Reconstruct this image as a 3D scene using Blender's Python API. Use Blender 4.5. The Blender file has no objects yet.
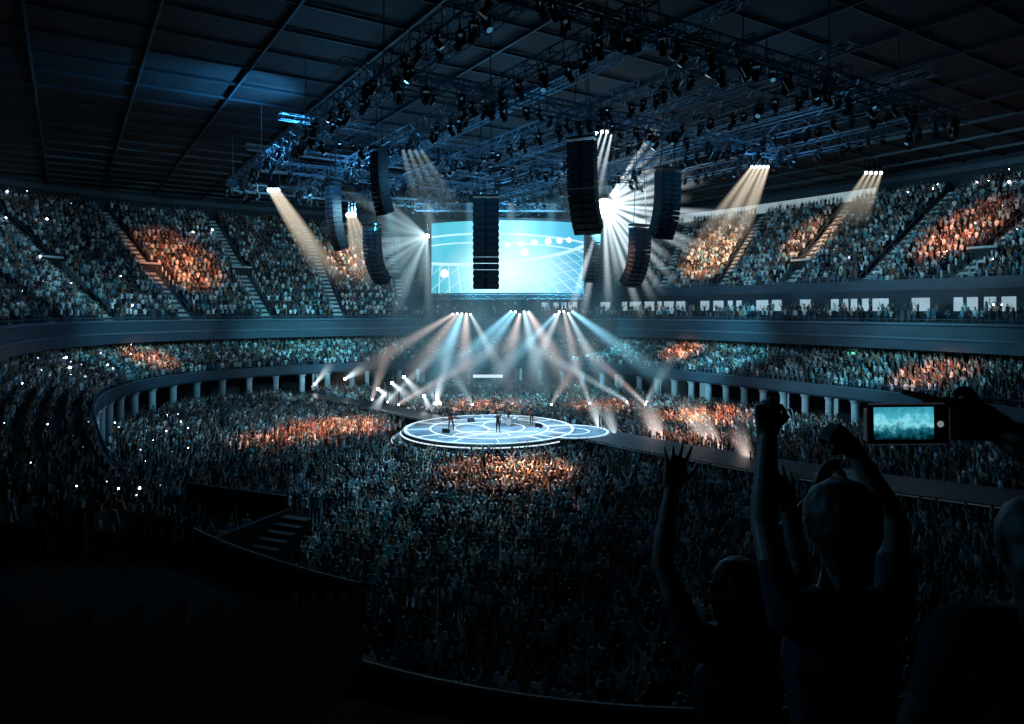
import bpy, bmesh, math, random
from mathutils import Vector, Matrix
random.seed(7)
scene = bpy.context.scene
scene.view_settings.view_transform='Standard'
R = random.random
def rnd(a,b): return a+(b-a)*random.random()

# ------------------------------------------------------------------ geometry frame
CX, CY = 0.0, 57.0
UX, UY = -0.542, 0.840       # long axis of the arena
VX, VY = 0.840, 0.542
A0, B0, NN = 41.0, 29.5, 3.0
def uv2w(u,v): return (CX+u*UX+v*VX, CY+u*UY+v*VY)
def w2uv(x,y):
    x-=CX; y-=CY
    return (x*UX+y*UY, x*VX+y*VY)
def rad(phi,d):
    return (abs(math.cos(phi)/(A0+d))**NN+abs(math.sin(phi)/(B0+d))**NN)**(-1.0/NN)
def P(phi_deg,d,z):
    p=math.radians(phi_deg); r=rad(p,d)
    x,y=uv2w(r*math.cos(p), r*math.sin(p))
    return Vector((x,y,z))
def d_at(x,y):
    u,v=w2uv(x,y); p=math.atan2(v,u); r=math.hypot(u,v)
    lo,hi=-28,60
    for _ in range(40):
        m=(lo+hi)/2
        if rad(p,m)<r: lo=m
        else: hi=m
    return (lo+hi)/2

# ------------------------------------------------------------------ materials
def mat(name, col, rough=0.7, metal=0.0, emis=None, es=0.0, noise=0.0, nscale=4.0, bump=0.0, sample=True):
    m=bpy.data.materials.new(name); m.use_nodes=True
    nt=m.node_tree; b=nt.nodes['Principled BSDF']
    b.inputs['Base Color'].default_value=(*col,1)
    b.inputs['Roughness'].default_value=rough
    b.inputs['Metallic'].default_value=metal
    if emis:
        b.inputs['Emission Color'].default_value=(*emis,1)
        b.inputs['Emission Strength'].default_value=es
    if noise>0 or bump>0:
        tc=nt.nodes.new('ShaderNodeTexCoord')
        n=nt.nodes.new('ShaderNodeTexNoise'); n.inputs['Scale'].default_value=nscale; n.inputs['Detail'].default_value=4
        nt.links.new(tc.outputs['Object'],n.inputs['Vector'])
        if noise>0:
            r=nt.nodes.new('ShaderNodeValToRGB')
            r.color_ramp.elements[0].position=0.3; r.color_ramp.elements[1].position=0.7
            r.color_ramp.elements[0].color=(*[c*(1-noise) for c in col],1)
            r.color_ramp.elements[1].color=(*[min(1,c*(1+noise)) for c in col],1)
            nt.links.new(n.outputs['Fac'],r.inputs['Fac']); nt.links.new(r.outputs['Color'],b.inputs['Base Color'])
        if bump>0:
            bp=nt.nodes.new('ShaderNodeBump'); bp.inputs['Strength'].default_value=bump
            nt.links.new(n.outputs['Fac'],bp.inputs['Height']); nt.links.new(bp.outputs['Normal'],b.inputs['Normal'])
    if not sample: m.cycles.emission_sampling='NONE'
    return m
def palette_mat(name, cols, rough=0.8):
    m=bpy.data.materials.new(name); m.use_nodes=True; nt=m.node_tree; b=nt.nodes['Principled BSDF']
    b.inputs['Roughness'].default_value=rough
    oi=nt.nodes.new('ShaderNodeObjectInfo'); r=nt.nodes.new('ShaderNodeValToRGB')
    r.color_ramp.interpolation='CONSTANT'
    k=len(cols)
    els=r.color_ramp.elements
    els[0].position=0; els[0].color=(*cols[0],1)
    els[1].position=1.0/k; els[1].color=(*cols[1],1)
    for i in range(2,k):
        e=els.new(i/k); e.color=(*cols[i],1)
    nt.links.new(oi.outputs['Random'],r.inputs['Fac']); nt.links.new(r.outputs['Color'],b.inputs['Base Color'])
    return m

M_conc = mat('concrete_dark',(0.05,0.065,0.085),0.85,noise=0.3,nscale=0.6)
M_floor= mat('arena_floor',(0.03,0.035,0.04),0.6,noise=0.3,nscale=0.5)
M_fasc = mat('fascia_panel',(0.040,0.070,0.105),0.55,noise=0.2,nscale=0.4)
M_trimm= mat('fascia_trim',(0.12,0.19,0.26),0.45)
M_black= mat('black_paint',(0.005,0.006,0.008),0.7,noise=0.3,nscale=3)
M_nearc= mat('near_concrete_shaded',(0.004,0.005,0.006),0.95,noise=0.3,nscale=1)  # concrete blackened: the near stand's darkness is in the colour
M_ceil = mat('ceiling_panel',(0.009,0.016,0.024),0.75,noise=0.6,nscale=0.10)
M_beam = mat('ceiling_rib',(0.045,0.075,0.105),0.5)
M_truss= mat('truss_aluminium',(0.20,0.32,0.42),0.45,0.5)
M_fix  = mat('fixture_body',(0.015,0.024,0.034),0.4,0.2)
M_step = mat('aisle_steps',(0.60,0.62,0.62),0.8,noise=0.2,nscale=1)
M_wall = mat('bowl_wall',(0.022,0.034,0.05),0.8,noise=0.3,nscale=0.3)
M_col  = mat('column_render',(0.55,0.62,0.68),0.7,noise=0.1,nscale=1)
M_suite= mat('suite_light',(0.3,0.35,0.4),0.6,emis=(0.62,0.84,0.95),es=0.42,noise=0.4,nscale=0.5)
M_sdark= mat('suite_glass',(0.03,0.05,0.07),0.15)
M_door = mat('portal_light',(0.3,0.4,0.4),0.6,emis=(0.30,0.70,0.9),es=0.3)
M_portal= mat('portal_white',(0.3,0.4,0.4),0.6,emis=(0.75,0.9,1.0),es=0.8)
M_exit = mat('exit_sign_green',(0.0,0.3,0.1),0.5,emis=(0.1,1.0,0.5),es=1.2,sample=False)

# ------------------------------------------------------------------ mesh helpers
def newobj(name, verts, faces, mats, midx=None, smooth=False, parent=None):
    me=bpy.data.meshes.new(name); me.from_pydata([tuple(v) for v in verts],[],faces)
    for m in (mats if isinstance(mats,(list,tuple)) else [mats]): me.materials.append(m)
    if midx: me.polygons.foreach_set('material_index',midx)
    if smooth: me.polygons.foreach_set('use_smooth',[True]*len(me.polygons))
    me.update()
    o=bpy.data.objects.new(name,me); scene.collection.objects.link(o)
    if parent: o.parent=parent
    return o
def empty(name,loc=(0,0,0)):
    e=bpy.data.objects.new(name,None); e.location=loc; scene.collection.objects.link(e); return e
class MB:
    def __init__(s): s.v=[];s.f=[];s.m=[]
    def add(s,vs,fs,m=0):
        o=len(s.v); s.v+= [tuple(v) for v in vs]; s.f+=[tuple(i+o for i in f) for f in fs]; s.m+=[m]*len(fs)
    def box(s,c,ax,ay,az,m=0):   # centre, half vectors
        c=Vector(c);ax=Vector(ax);ay=Vector(ay);az=Vector(az)
        vs=[c+sx*ax+sy*ay+sz*az for sz in(-1,1) for sy in(-1,1) for sx in(-1,1)]
        s.add(vs,[(0,2,3,1),(4,5,7,6),(0,1,5,4),(2,6,7,3),(0,4,6,2),(1,3,7,5)],m)
    def bar(s,p,q,w,m=0):
        p=Vector(p);q=Vector(q);d=q-p;L=d.length
        if L<1e-6:return
        d/=L; a=d.orthogonal().normalized(); b=d.cross(a)
        s.box((p+q)/2,a*w/2,b*w/2,d*L/2,m)
    def cyl(s,p,q,r0,r1,n=16,m=0):
        p=Vector(p);q=Vector(q);d=(q-p).normalized();a=d.orthogonal().normalized();b=d.cross(a)
        vs=[];
        for c,r in((p,r0),(q,r1)):
            for i in range(n):
                t=2*math.pi*i/n; vs.append(c+a*math.cos(t)*r+b*math.sin(t)*r)
        fs=[(i,(i+1)%n,n+(i+1)%n,n+i) for i in range(n)]
        fs.append(tuple(range(n-1,-1,-1)));fs.append(tuple(range(n,2*n)))
        s.add(vs,fs,m)
    def sph(s,c,r,n=8,m=0,sc=(1,1,1)):
        c=Vector(c);vs=[];fs=[];k=n//2
        for j in range(k+1):
            a=math.pi*j/k
            for i in range(n):
                t=2*math.pi*i/n
                vs.append(c+Vector((math.sin(a)*math.cos(t)*r*sc[0],math.sin(a)*math.sin(t)*r*sc[1],math.cos(a)*r*sc[2])))
        for j in range(k):
            for i in range(n):
                fs.append((j*n+i,(j+1)*n+i,(j+1)*n+(i+1)%n,j*n+(i+1)%n))
        s.add(vs,fs,m)
    def obj(s,name,mats,smooth=False,parent=None): return newobj(name,s.v,s.f,mats,s.m,smooth,parent)
def loft(name,prof,phis,mats,segm=None,closed=False):
    """sweep a (d,z) profile round the bowl"""
    n=len(prof); vs=[]; fs=[]; mi=[]
    for ph in phis:
        for d,z in prof: vs.append(P(ph,d,z))
    K=len(phis)
    for i in range(K-1 if not closed else K):
        j=(i+1)%K
        for k in range(n-1):
            fs.append((i*n+k,j*n+k,j*n+k+1,i*n+k+1)); mi.append(segm[k] if segm else 0)
    return newobj(name,vs,fs,mats,mi)
def frange(a,b,n): return [a+(b-a)*i/n for i in range(n+1)]
PH0,PH1=-120.0,163.0
PHS=14.0                      # left of this the upper seats run down to the balcony
PHN=-141.5
PHI=frange(PH0,PH1,230)
ALLPHI=frange(-180,180,240)[:-1]

# ------------------------------------------------------------------ room shell
newobj('floor',[(-150,-60,0),(150,-60,0),(150,190,0),(-150,190,0)],[(0,1,2,3)],M_floor)
newobj('ceiling',[(-150,-60,29.6),(150,-60,29.6),(150,190,29.6),(-150,190,29.6)],[(3,2,1,0)],M_ceil)
mb=MB()
for i in range(-22,23):
    u=i*4.2; a=uv2w(u,-75); b=uv2w(u,75)
    mb.box(((a[0]+b[0])/2,(a[1]+b[1])/2,29.45),Vector((UX,UY,0))*0.045,Vector((VX,VY,0))*75,(0,0,0.1))
for i in range(-11,12):
    v=i*6.6; a=uv2w(-90,v); b=uv2w(90,v)
    mb.box(((a[0]+b[0])/2,(a[1]+b[1])/2,29.4),Vector((VX,VY,0))*0.07,Vector((UX,UY,0))*90,(0,0,0.14))
mb.obj('ceiling_ribs',M_beam)
loft('wall_bowl',[(28.6,0),(28.6,29.6)],ALLPHI,M_wall,closed=True)
loft('floor_bank',[(-11,0.0),(-9,0.02),(-9,0.15),(-7,0.15),(-7,0.3),(-5,0.3),(-5,0.45),(-3,0.45),(-3,0.6),(-1,0.6),(-1,0.75),(8.5,0.75)],PHI,M_conc)
loft('wall_concourse',[(8.5,0.75),(8.5,8.4)],PHI,M_wall)
# lower tier
prof=[(8.4,3.75),(0.0,3.75),(-0.15,3.95),(-0.15,4.9),(0.0,4.96),(0.12,4.9),(0.12,4.15)]
seg=[0,1,1,2,2,1]
prof.append((0.6,4.15));seg.append(0)
LROWS=[]
for i in range(9):
    LROWS.append((0.6+0.85*i,4.15+0.29*i))
    if i>0:
        prof.append((0.2+0.85*i,4.15+0.29*(i-1)));seg.append(0)
        prof.append((0.2+0.85*i,4.15+0.29*i));seg.append(0)
prof.append((8.5,4.15+0.29*8));seg.append(0)
loft('lower_tier_terrace',prof,PHI,[M_conc,M_fasc,M_trimm],seg)
# upper balcony fascia + club floor
prof=[(8.6,8.4),(6.2,8.2),(5.9,8.3),(5.9,9.25),(5.7,9.3),(5.7,9.42),(5.95,9.5),(5.95,10.5),(5.7,10.65),(5.7,10.78),(6.05,10.85),(6.1,10.5),(7.3,10.5),(7.3,10.95),(11.0,10.95)]
seg=[0,0,1,2,2,2,1,2,2,2,1,0,0,0]
loft('balcony_fascia',prof,PHI,[M_conc,M_fasc,M_trimm],seg)
loft('suite_wall',[(10.8,10.95),(10.8,14.0)],frange(PHS,PH1,120),M_sdark)
mb=MB()
ph=38.0
while ph<128:
    w=rnd(0.8,2.6)
    if R()<0.6:
        a=P(ph,10.7,11.9);b=P(ph+w,10.7,11.9);c=P(ph+w,10.7,13.2);e=P(ph,10.7,13.2)
        mb.add([a,b,c,e],[(0,1,2,3)])
    ph+=w+rnd(0.3,0.9)
mb.obj('suite_window_lights',M_suite)
# upper tier
UROWS=[(11.6+0.82*i,14.2+0.60*i) for i in range(20)]
XROWS=[(6.7+0.82*i,10.6+0.60*i) for i in range(6)]     # extension rows, left part of the bowl
prof=[(10.8,14.0),(10.9,13.4),(11.0,13.4),(10.95,15.1),(11.15,15.1),(11.2,14.2)]
seg=[0,1,1,2,1]
for i,(d,z) in enumerate(UROWS):
    if i>0:
        prof.append((d-0.41,UROWS[i-1][1]));seg.append(0)
        prof.append((d-0.41,z));seg.append(0)
prof.append((28.6,UROWS[-1][1]));seg.append(0)
loft('upper_tier_terrace',prof,frange(PHS,PH1,130),[M_conc,M_fasc,M_trimm],seg)
prof=[(6.2,10.6)];rows=XROWS+UROWS
for i,(d,z) in enumerate(rows):
    if i>0:
        prof.append((d-0.41,rows[i-1][1]));prof.append((d-0.41,z))
prof.append((28.6,rows[-1][1]))
loft('upper_tier_terrace',prof,frange(PH0,PHS,110),[M_conc])
loft('trim_ring_beam',[(28.3,28.2),(28.0,28.2),(28.0,28.9),(28.3,28.9)],PHI,M_fasc)
M_glow=mat('clerestory_glow',(0.3,0.35,0.38),0.6,emis=(0.65,0.85,0.92),es=0.36,noise=0.5,nscale=0.3)
loft('window_clerestory',[(28.3,26.6),(28.3,28.0)],frange(52,88,30),M_glow)

AISLES=[-112,-98,-84,-70,-57,-45,-34,-22,-10,2,14,26,37,48,60,72,85,98,110,122,135,150]
mb=MB()
def rowframe(ph,d):
    a=P(ph-0.2,d,0);b=P(ph+0.2,d,0); t=(b-a).normalized(); n=Vector((t.y,-t.x,0))
    c=P(ph,d+0.5,0)-P(ph,d,0)
    if n.dot(c)<0:n=-n
    return t,n
for ph in AISLES:
    rr=(XROWS+UROWS) if ph<PHS-1 else UROWS
    for i,(d,z) in enumerate(rr):
        t,n=rowframe(ph,d); c=P(ph,d,z)
        mb.box(c+Vector((0,0,0.02)),t*0.65,n*0.41,(0,0,0.03),0)
        mb.box(c+n*0.25+Vector((0,0,0.15)),t*0.65,n*0.16,(0,0,0.16),0)
    a=P(ph,rr[1][0],rr[1][1]+1.0);b=P(ph,rr[-1][0],rr[-1][1]+1.0)
    t,n=rowframe(ph,20)
    for s in(-0.75,0.75): mb.bar(a+t*s,b+t*s,0.06,1)
mb.obj('aisle_stairs',[M_step,M_trimm])
mb=MB()
VOMS=sorted(set(AISLES[::2]+[-22,-10]))
for ph in VOMS:
    t,n=rowframe(ph,13)
    for s in(-1.3,1.3):
        for k in range(5):
            zt=UROWS[k][1]+1.1
            c=P(ph,UROWS[k][0],0)+t*s
            mb.box((c.x,c.y,(14.2+zt)/2),t*0.09,n*0.42,(0,0,(zt-14.2)/2),0)
    c=P(ph,15.2,0); mb.box((c.x,c.y,16.2),t*1.4,n*0.09,(0,0,2.0),1)
    mb.box((c.x,c.y,18.15),t*1.4,n*0.12,(0,0,0.12),0)
mb.obj('vomitory_enclosures',[M_step,M_black])

mb=MB()
for (d,z,h,a0,a1) in((-0.05,4.95,0.5,PH0,PH1),(5.85,10.8,0.35,PH0,PH1),(11.05,15.1,0.3,PHS,PH1)):
    prev=None
    for ph in frange(a0,a1,260):
        p=P(ph,d,z+h)
        if prev is not None: mb.bar(prev,p,0.04)
        mb.bar(P(ph,d,z-0.02),p,0.03)
        prev=p
mb.obj('balcony_railing',M_trimm)

mb=MB()
ph=PH0+2
while ph<PH1:
    c=P(ph,0.35,0); mb.cyl((c.x,c.y,0.75),(c.x,c.y,3.76),0.36,0.36,14)
    mb.cyl((c.x,c.y,3.45),(c.x,c.y,3.76),0.36,0.52,14)
    ph+=4.6
mb.obj('concourse_columns',M_col,smooth=False)
mb=MB()
for ph in range(-110,160,9):
    if R()<0.7:
        w=rnd(0.6,1.3);mb.add([P(ph,8.4,0.8),P(ph+w,8.4,0.8),P(ph+w,8.4,3.3),P(ph,8.4,3.3)],[(0,1,2,3)])
mb.obj('door_concourse_glow',M_door)
mb=MB()
for ph in(-30,-27,-5,20,45,75,100):
    t,n=rowframe(ph,8.3); c=P(ph,8.3,7.5)
    mb.box(c,t*0.35,n*0.05,(0,0,0.13))
mb.obj('exit_signs',M_exit)
mb=MB()
c=Vector((-3.2,91.5,0)); t=Vector((1,0,0)); n=Vector((0,1,0))
for s in(-2.1,2.1): mb.box(c+t*s+Vector((0,0,2.6)),t*0.12,n*0.4,(0,0,1.1),0)
mb.box(c+Vector((0,0,3.75)),t*2.2,n*0.4,(0,0,0.12),0)
mb.box(c+n*0.3+Vector((0,0,3.2)),t*2.0,n*0.05,(0,0,0.20),1)
mb.box(c+Vector((0,0,0.8)),t*2.3,n*0.6,(0,0,0.8),0)
mb.obj('backstage_portal',[M_black,M_portal])

# near stand (the camera's own steep terrace) + flatter block to its left
def zn(i): return 2.0+0.6*i if i<=12 else 9.2+0.3*(i-12)
def zterr(d): return zn(int(math.floor(max(d,0)/0.85+1e-6)))
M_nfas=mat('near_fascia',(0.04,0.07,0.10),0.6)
prof=[(0.0,0.0),(-0.1,1.8),(-0.15,2.0),(-0.15,2.9),(0.0,2.95),(0.12,2.9),(0.12,2.0)]
seg=[0,1,1,1,1,0]
for i in range(1,24):
    prof.append((0.85*i,zn(i-1)));seg.append(0)
    prof.append((0.85*i,zn(i)));seg.append(0)
prof.append((28,zn(23)));seg.append(0)
loft('spectator_terrace',prof,frange(163.0-360,PHN,60),[M_nearc,M_black,M_nfas],seg)  # concrete and fascia coloured black to stand for the unlit foreground
def zl(i): return 4.0+0.37*i
prof=[(0.0,0.0),(-0.1,3.6),(-0.15,3.9),(-0.15,4.9),(0.0,4.96),(0.12,4.9),(0.12,4.0)]
seg=[0,1,1,1,2,1,0]
NROWS=[(0.5,4.0)]
for i in range(1,24):
    prof.append((0.85*i,zl(i-1)));seg.append(0)
    prof.append((0.85*i,zl(i)));seg.append(0)
    NROWS.append((0.85*i+0.45,zl(i)))
prof.append((28,zl(23)));seg.append(0)
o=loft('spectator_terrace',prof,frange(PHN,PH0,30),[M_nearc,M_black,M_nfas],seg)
mb=MB()
for i in range(0,16):
    a=P(PHN,0.85*i,0);b=P(PHN,0.85*(i+1),0);zt=zl(i)+0.9
    mb.add([a,b,(b.x,b.y,zt),(a.x,a.y,zt)],[(0,1,2,3)])
mb.obj('wall_terrace_end',M_black)

# near-left vomitory parapet
mb=MB()
a=Vector((-17.5,37.2,0));b=Vector((-11.3,34.6,0)); dd=(b-a).normalized(); nn=Vector((-dd.y,dd.x,0))
mb.box((a+b)/2+Vector((0,0,1.35)),dd*(b-a).length/2,nn*0.12,(0,0,1.35))
mb.box(b+nn*(-2.4)+Vector((0,0,1.0)),dd*0.12,nn*2.5,(0,0,1.0))
for k in range(9):
    mb.box(b+dd*0.9+nn*(-0.4-0.5*k)+Vector((0,0,max(0.05,0.9-0.1*k))),dd*0.8,nn*0.25,(0,0,max(0.05,0.9-0.1*k)))
mb.obj('floor_vomitory_parapet',mat('parapet_dark',(0.016,0.022,0.030),0.8))

# ------------------------------------------------------------------ stage
SZ=1.6
M_sttop=mat('stage_deck',(0.36,0.46,0.54),0.35,noise=0.6,nscale=0.35)
M_stside=mat('stage_skirt',(0.015,0.017,0.02),0.5)
M_led=mat('stage_led_line',(0.7,0.75,0.8),0.4,emis=(0.80,0.94,1.0),es=1.1)
stage=empty('round_stage',(0,0,0))
def disc(mb,cx,cy,r,z0,z1,n=72,mt=0,ms=1):
    vs=[];
    for z,rr in((z0,r),(z1-0.08,r),(z1,r-0.08)):
        for i in range(n):
            t=2*math.pi*i/n;vs.append((cx+rr*math.cos(t),cy+rr*math.sin(t),z))
    fs=[]
    for k in(0,1):
        for i in range(n): fs.append((k*n+i,k*n+(i+1)%n,(k+1)*n+(i+1)%n,(k+1)*n+i))
    mb.add(vs,fs,ms); mb.add(vs[2*n:],[tuple(range(n))],mt)
def ring(mb,cx,cy,r,w,z,a0=0,a1=360,m=0,h=0.012):
    n=max(8,int(abs(a1-a0)/4));vs=[];fs=[]
    for i in range(n+1):
        t=math.radians(a0+(a1-a0)*i/n)
        for rr,zz in((r-w/2,z),(r+w/2,z),(r+w/2,z+h),(r-w/2,z+h)): vs.append((cx+rr*math.cos(t),cy+rr*math.sin(t),zz))
    for i in range(n):
        for k in range(4): fs.append((i*4+k,i*4+(k+1)%4,(i+1)*4+(k+1)%4,(i+1)*4+k))
    mb.add(vs,fs,m)
SC1=(-2.0,61.0,7.7); SC2=(5.0,59.3,3.6)
mb=MB(); disc(mb,*SC1,0.0,SZ); disc(mb,SC2[0],SC2[1],SC2[2],0.0,SZ-0.015)
disc(mb,SC1[0]-0.2,SC1[1],8.3,0.0,0.9); 
mb.obj('deck',[M_sttop,M_stside],parent=stage)
mb=MB()
z=SZ+0.005
for r,w in((7.35,0.2),(5.2,0.14),(3.1,0.12)): ring(mb,SC1[0],SC1[1],r,w,z)
ring(mb,SC2[0],SC2[1],3.2,0.14,z,-150,150); ring(mb,SC2[0],SC2[1],1.6,0.1,z)
ring(mb,SC1[0]-3.4,SC1[1]-1.2,3.4,0.1,z,-100,120); ring(mb,SC1[0]+3.0,SC1[1]+1.5,3.6,0.1,z,60,290)
ring(mb,SC1[0]-0.5,SC1[1]-4.3,2.4,0.1,z,10,170)
ring(mb,SC1[0],SC1[1],7.74,0.1,SZ-0.3,h=0.07)
ring(mb,SC1[0]-0.2,SC1[1],8.33,0.05,0.75,h=0.04)
for k in range(12):
    t=math.radians(k*30+8); c=(math.cos(t),math.sin(t))
    mb.bar((SC1[0]+5.3*c[0],SC1[1]+5.3*c[1],z),(SC1[0]+7.2*c[0],SC1[1]+7.2*c[1],z),0.05)
mb.obj('led_lines',M_led,parent=stage)
M_cat=mat('catwalk_deck',(0.05,0.06,0.072),0.4,noise=0.3,nscale=0.5)
cat=MB()
CATR=[(7.5,57.5),(11,53),(17,46.8),(23,41.5),(31,36)]
CATL=[(-7.5,66.5),(-13,73),(-20,80.5),(-29,88)]
def ribbon(mb,pts,w,z0,z1):
    L=[];Rr=[]
    for i,p in enumerate(pts):
        a=Vector(pts[max(i-1,0)]);b=Vector(pts[min(i+1,len(pts)-1)]);t=(b-a).normalized();n=Vector((-t.y,t.x));p=Vector(p)
        L.append(p+n*w/2);Rr.append(p-n*w/2)
    k=len(pts);vs=[]
    for l,r in zip(L,Rr): vs+=[(l.x,l.y,z0),(l.x,l.y,z1),(r.x,r.y,z1),(r.x,r.y,z0)]
    for i in range(k-1):
        for j in range(3):
            mb.add([vs[i*4+j],vs[i*4+j+1],vs[i*4+4+j+1],vs[i*4+4+j]],[(0,1,2,3)],0 if j==1 else 1)
    for i in(0,k-1): mb.add(vs[i*4:i*4+4],[(0,1,2,3)],1)
    for sgn,E in((1,L),(-1,Rr)):
        for i in range(k-1): mb.bar((E[i].x,E[i].y,z1-0.1),(E[i+1].x,E[i+1].y,z1-0.1),0.06,2)
M_catl=mat('catwalk_edge',(0.15,0.2,0.24),0.5,emis=(0.3,0.5,0.6),es=0.05)
ribbon(cat,CATR,4.6,0,SZ-0.02); ribbon(cat,CATL,2.8,0,SZ-0.02)
cat.obj('stage_catwalk',[M_cat,M_stside,M_catl])

# ------------------------------------------------------------------ human builder (tapered capsules -> voxel skin)
def capsule(mb,p0,p1,r0,r1,sx=1,sy=1,right=(1,0,0),n=12,m=0):
    p0=Vector(p0);p1=Vector(p1);d=p1-p0;L=d.length
    if L<1e-5: d=Vector((0,0,1));
    d.normalize(); rt=Vector(right); x=rt-d*rt.dot(d)
    if x.length<0.1: x=d.orthogonal()
    x.normalize(); y=d.cross(x)
    rings=[]
    for a in(-80,-50,-22,0): a=math.radians(a); rings.append((p0+d*r0*math.sin(a),r0*math.cos(a)))
    for a in(0,22,50,80): a=math.radians(a); rings.append((p1+d*r1*math.sin(a),r1*math.cos(a)))
    vs=[];fs=[]
    for c,r in rings:
        for i in range(n):
            t=2*math.pi*i/n; vs.append(c+x*math.cos(t)*r*sx+y*math.sin(t)*r*sy)
    for k in range(len(rings)-1):
        for i in range(n): fs.append((k*n+i,k*n+(i+1)%n,(k+1)*n+(i+1)%n,(k+1)*n+i))
    fs.append(tuple(range(n-1,-1,-1))); o=(len(rings)-1)*n; fs.append(tuple(range(o,o+n)))
    mb.add(vs,fs,m)
def remesh(mb,voxel,smooth=2,name='body'):
    me=bpy.data.meshes.new(name+'_src'); me.from_pydata(mb.v,[],mb.f); me.update()
    o=bpy.data.objects.new(name+'_src',me); scene.collection.objects.link(o)
    r=o.modifiers.new('r','REMESH'); r.mode='VOXEL'; r.voxel_size=voxel; r.adaptivity=0
    s=o.modifiers.new('s','SMOOTH'); s.iterations=smooth; s.factor=0.5
    dg=bpy.context.evaluated_depsgraph_get(); dg.update()
    out=bpy.data.meshes.new_from_object(o.evaluated_get(dg),depsgraph=dg)
    bpy.data.objects.remove(o); bpy.data.meshes.remove(me)
    out.name=name; out.materials.clear()
    out.polygons.foreach_set('use_smooth',[True]*len(out.polygons))
    return out
def assign(me,mats,fn):
    for m in mats: me.materials.append(m)
    for p in me.polygons: p.material_index=fn(p.center)
def human(mb,J,detail=False,hs=1.0):
    V={k:Vector(v) for k,v in J.items()}
    rt=(V['shR']-V['shL']).normalized()
    f=V['fwd'].normalized()
    cap=lambda a,b,ra,rb,sx=1,sy=1: capsule(mb,a,b,ra,rb,sx,sy,right=rt)
    cap(V['hip'],V['hip']+(V['chest']-V['hip'])*0.45,0.135,0.115,1.15,0.85)
    cap(V['hip']+(V['chest']-V['hip'])*0.4,V['chest'],0.12,0.15,1.1,0.78)
    cap(V['shL']+rt*0.02,V['shR']-rt*0.02,0.068,0.068)
    cap(V['chest'],(V['shL']+V['shR'])/2,0.14,0.085,1.15,0.72)
    cap((V['shL']+V['shR'])/2,V['neck'],0.075,0.055)
    cap(V['neck'],V['head']-Vector((0,0,0.04)),0.053,0.055)
    up=(V['head']-V['neck']).normalized()
    capsule(mb,V['head']-up*0.045+f*0.012,V['head']+up*0.03-f*0.008,0.066*hs,0.083*hs,0.95,1.12,right=rt,n=16)
    capsule(mb,V['head']-up*0.085+f*0.045,V['head']-up*0.05+f*0.04,0.035,0.05,1,1,right=rt)
    if detail:
        cap(V['head']+f*0.088,V['head']-up*0.035+f*0.108,0.011,0.015)
        for s in(-1,1):
            capsule(mb,V['head']+rt*s*0.083*hs-up*0.025,V['head']+rt*s*0.09*hs+up*0.015,0.012,0.016,0.5,1.1,right=rt)
        cap(V['head']-up*0.065+f*0.093-rt*0.018,V['head']-up*0.065+f*0.093+rt*0.018,0.009,0.009)
    for s,S in((-1,'L'),(1,'R')):
        sh,el,wr=V['sh'+S],V['el'+S],V['wr'+S]
        cap(sh,el,0.054,0.039); cap(el,el+(wr-el)*0.35,0.039,0.040); cap(el+(wr-el)*0.35,wr,0.039,0.026)
        hp=V['hip']+rt*s*0.09-Vector((0,0,0.04)); kn,an=V['kn'+S],V['an'+S]
        cap(hp,kn,0.092,0.058); cap(kn,kn+(an-kn)*0.35,0.056,0.06); cap(kn+(an-kn)*0.3,an,0.058,0.04)
        cap(an-Vector((0,0,0.03)),an+f*0.13-Vector((0,0,0.045)),0.042,0.034)
def hand_simple(mb,wr,d):
    d=Vector(d).normalized(); wr=Vector(wr)
    capsule(mb,wr,wr+d*0.07,0.028,0.036,1.1,0.6); 
    for k in(-1,0,1): capsule(mb,wr+d*0.08+Vector((k*0.02,0,0)),wr+d*0.17+Vector((k*0.035,0,0)),0.014,0.011,n=8)
def base_pose(h=1.0):
    return dict(hip=(0,0,0.95),chest=(0,0.0,1.26),neck=(0,0.0,1.47),head=(0,0.02,1.60),fwd=(0,1,0),
        shL=(-0.17,0,1.41),shR=(0.17,0,1.41),knL=(-0.11,0.03,0.5),knR=(0.11,0.03,0.5),anL=(-0.12,-0.02,0.08),anR=(0.12,-0.02,0.08))

M_shirts=palette_mat('crowd_clothes',[(0.70,0.76,0.78),(0.02,0.025,0.04),(0.10,0.26,0.36),(0.80,0.80,0.78),(0.02,0.02,0.03),(0.05,0.06,0.08),(0.25,0.55,0.62),(0.04,0.04,0.05),(0.45,0.24,0.14),(0.06,0.09,0.16),(0.9,0.92,0.94),(0.12,0.14,0.16)])
M_shirts2=palette_mat('crowd_clothes_b',[(0.02,0.03,0.05),(0.80,0.82,0.84),(0.04,0.04,0.05),(0.12,0.38,0.46),(0.03,0.03,0.04),(0.55,0.54,0.50),(0.9,0.93,0.95),(0.05,0.12,0.22),(0.28,0.10,0.07),(0.10,0.12,0.13)])
M_skinc=palette_mat('crowd_skin',[(0.58,0.46,0.38),(0.48,0.36,0.28),(0.64,0.51,0.43),(0.27,0.18,0.12),(0.56,0.43,0.35),(0.40,0.28,0.21)],0.6)
M_hairc=palette_mat('crowd_hair',[(0.03,0.02,0.015),(0.07,0.05,0.035),(0.28,0.23,0.16),(0.02,0.02,0.02),(0.08,0.055,0.04)],0.6)
M_trous=palette_mat('crowd_trousers',[(0.03,0.035,0.05),(0.06,0.08,0.14),(0.02,0.02,0.02),(0.12,0.11,0.1)],0.8)
crowdcol=bpy.data.collections.new('concertgoer_variants')
NV=14
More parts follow.
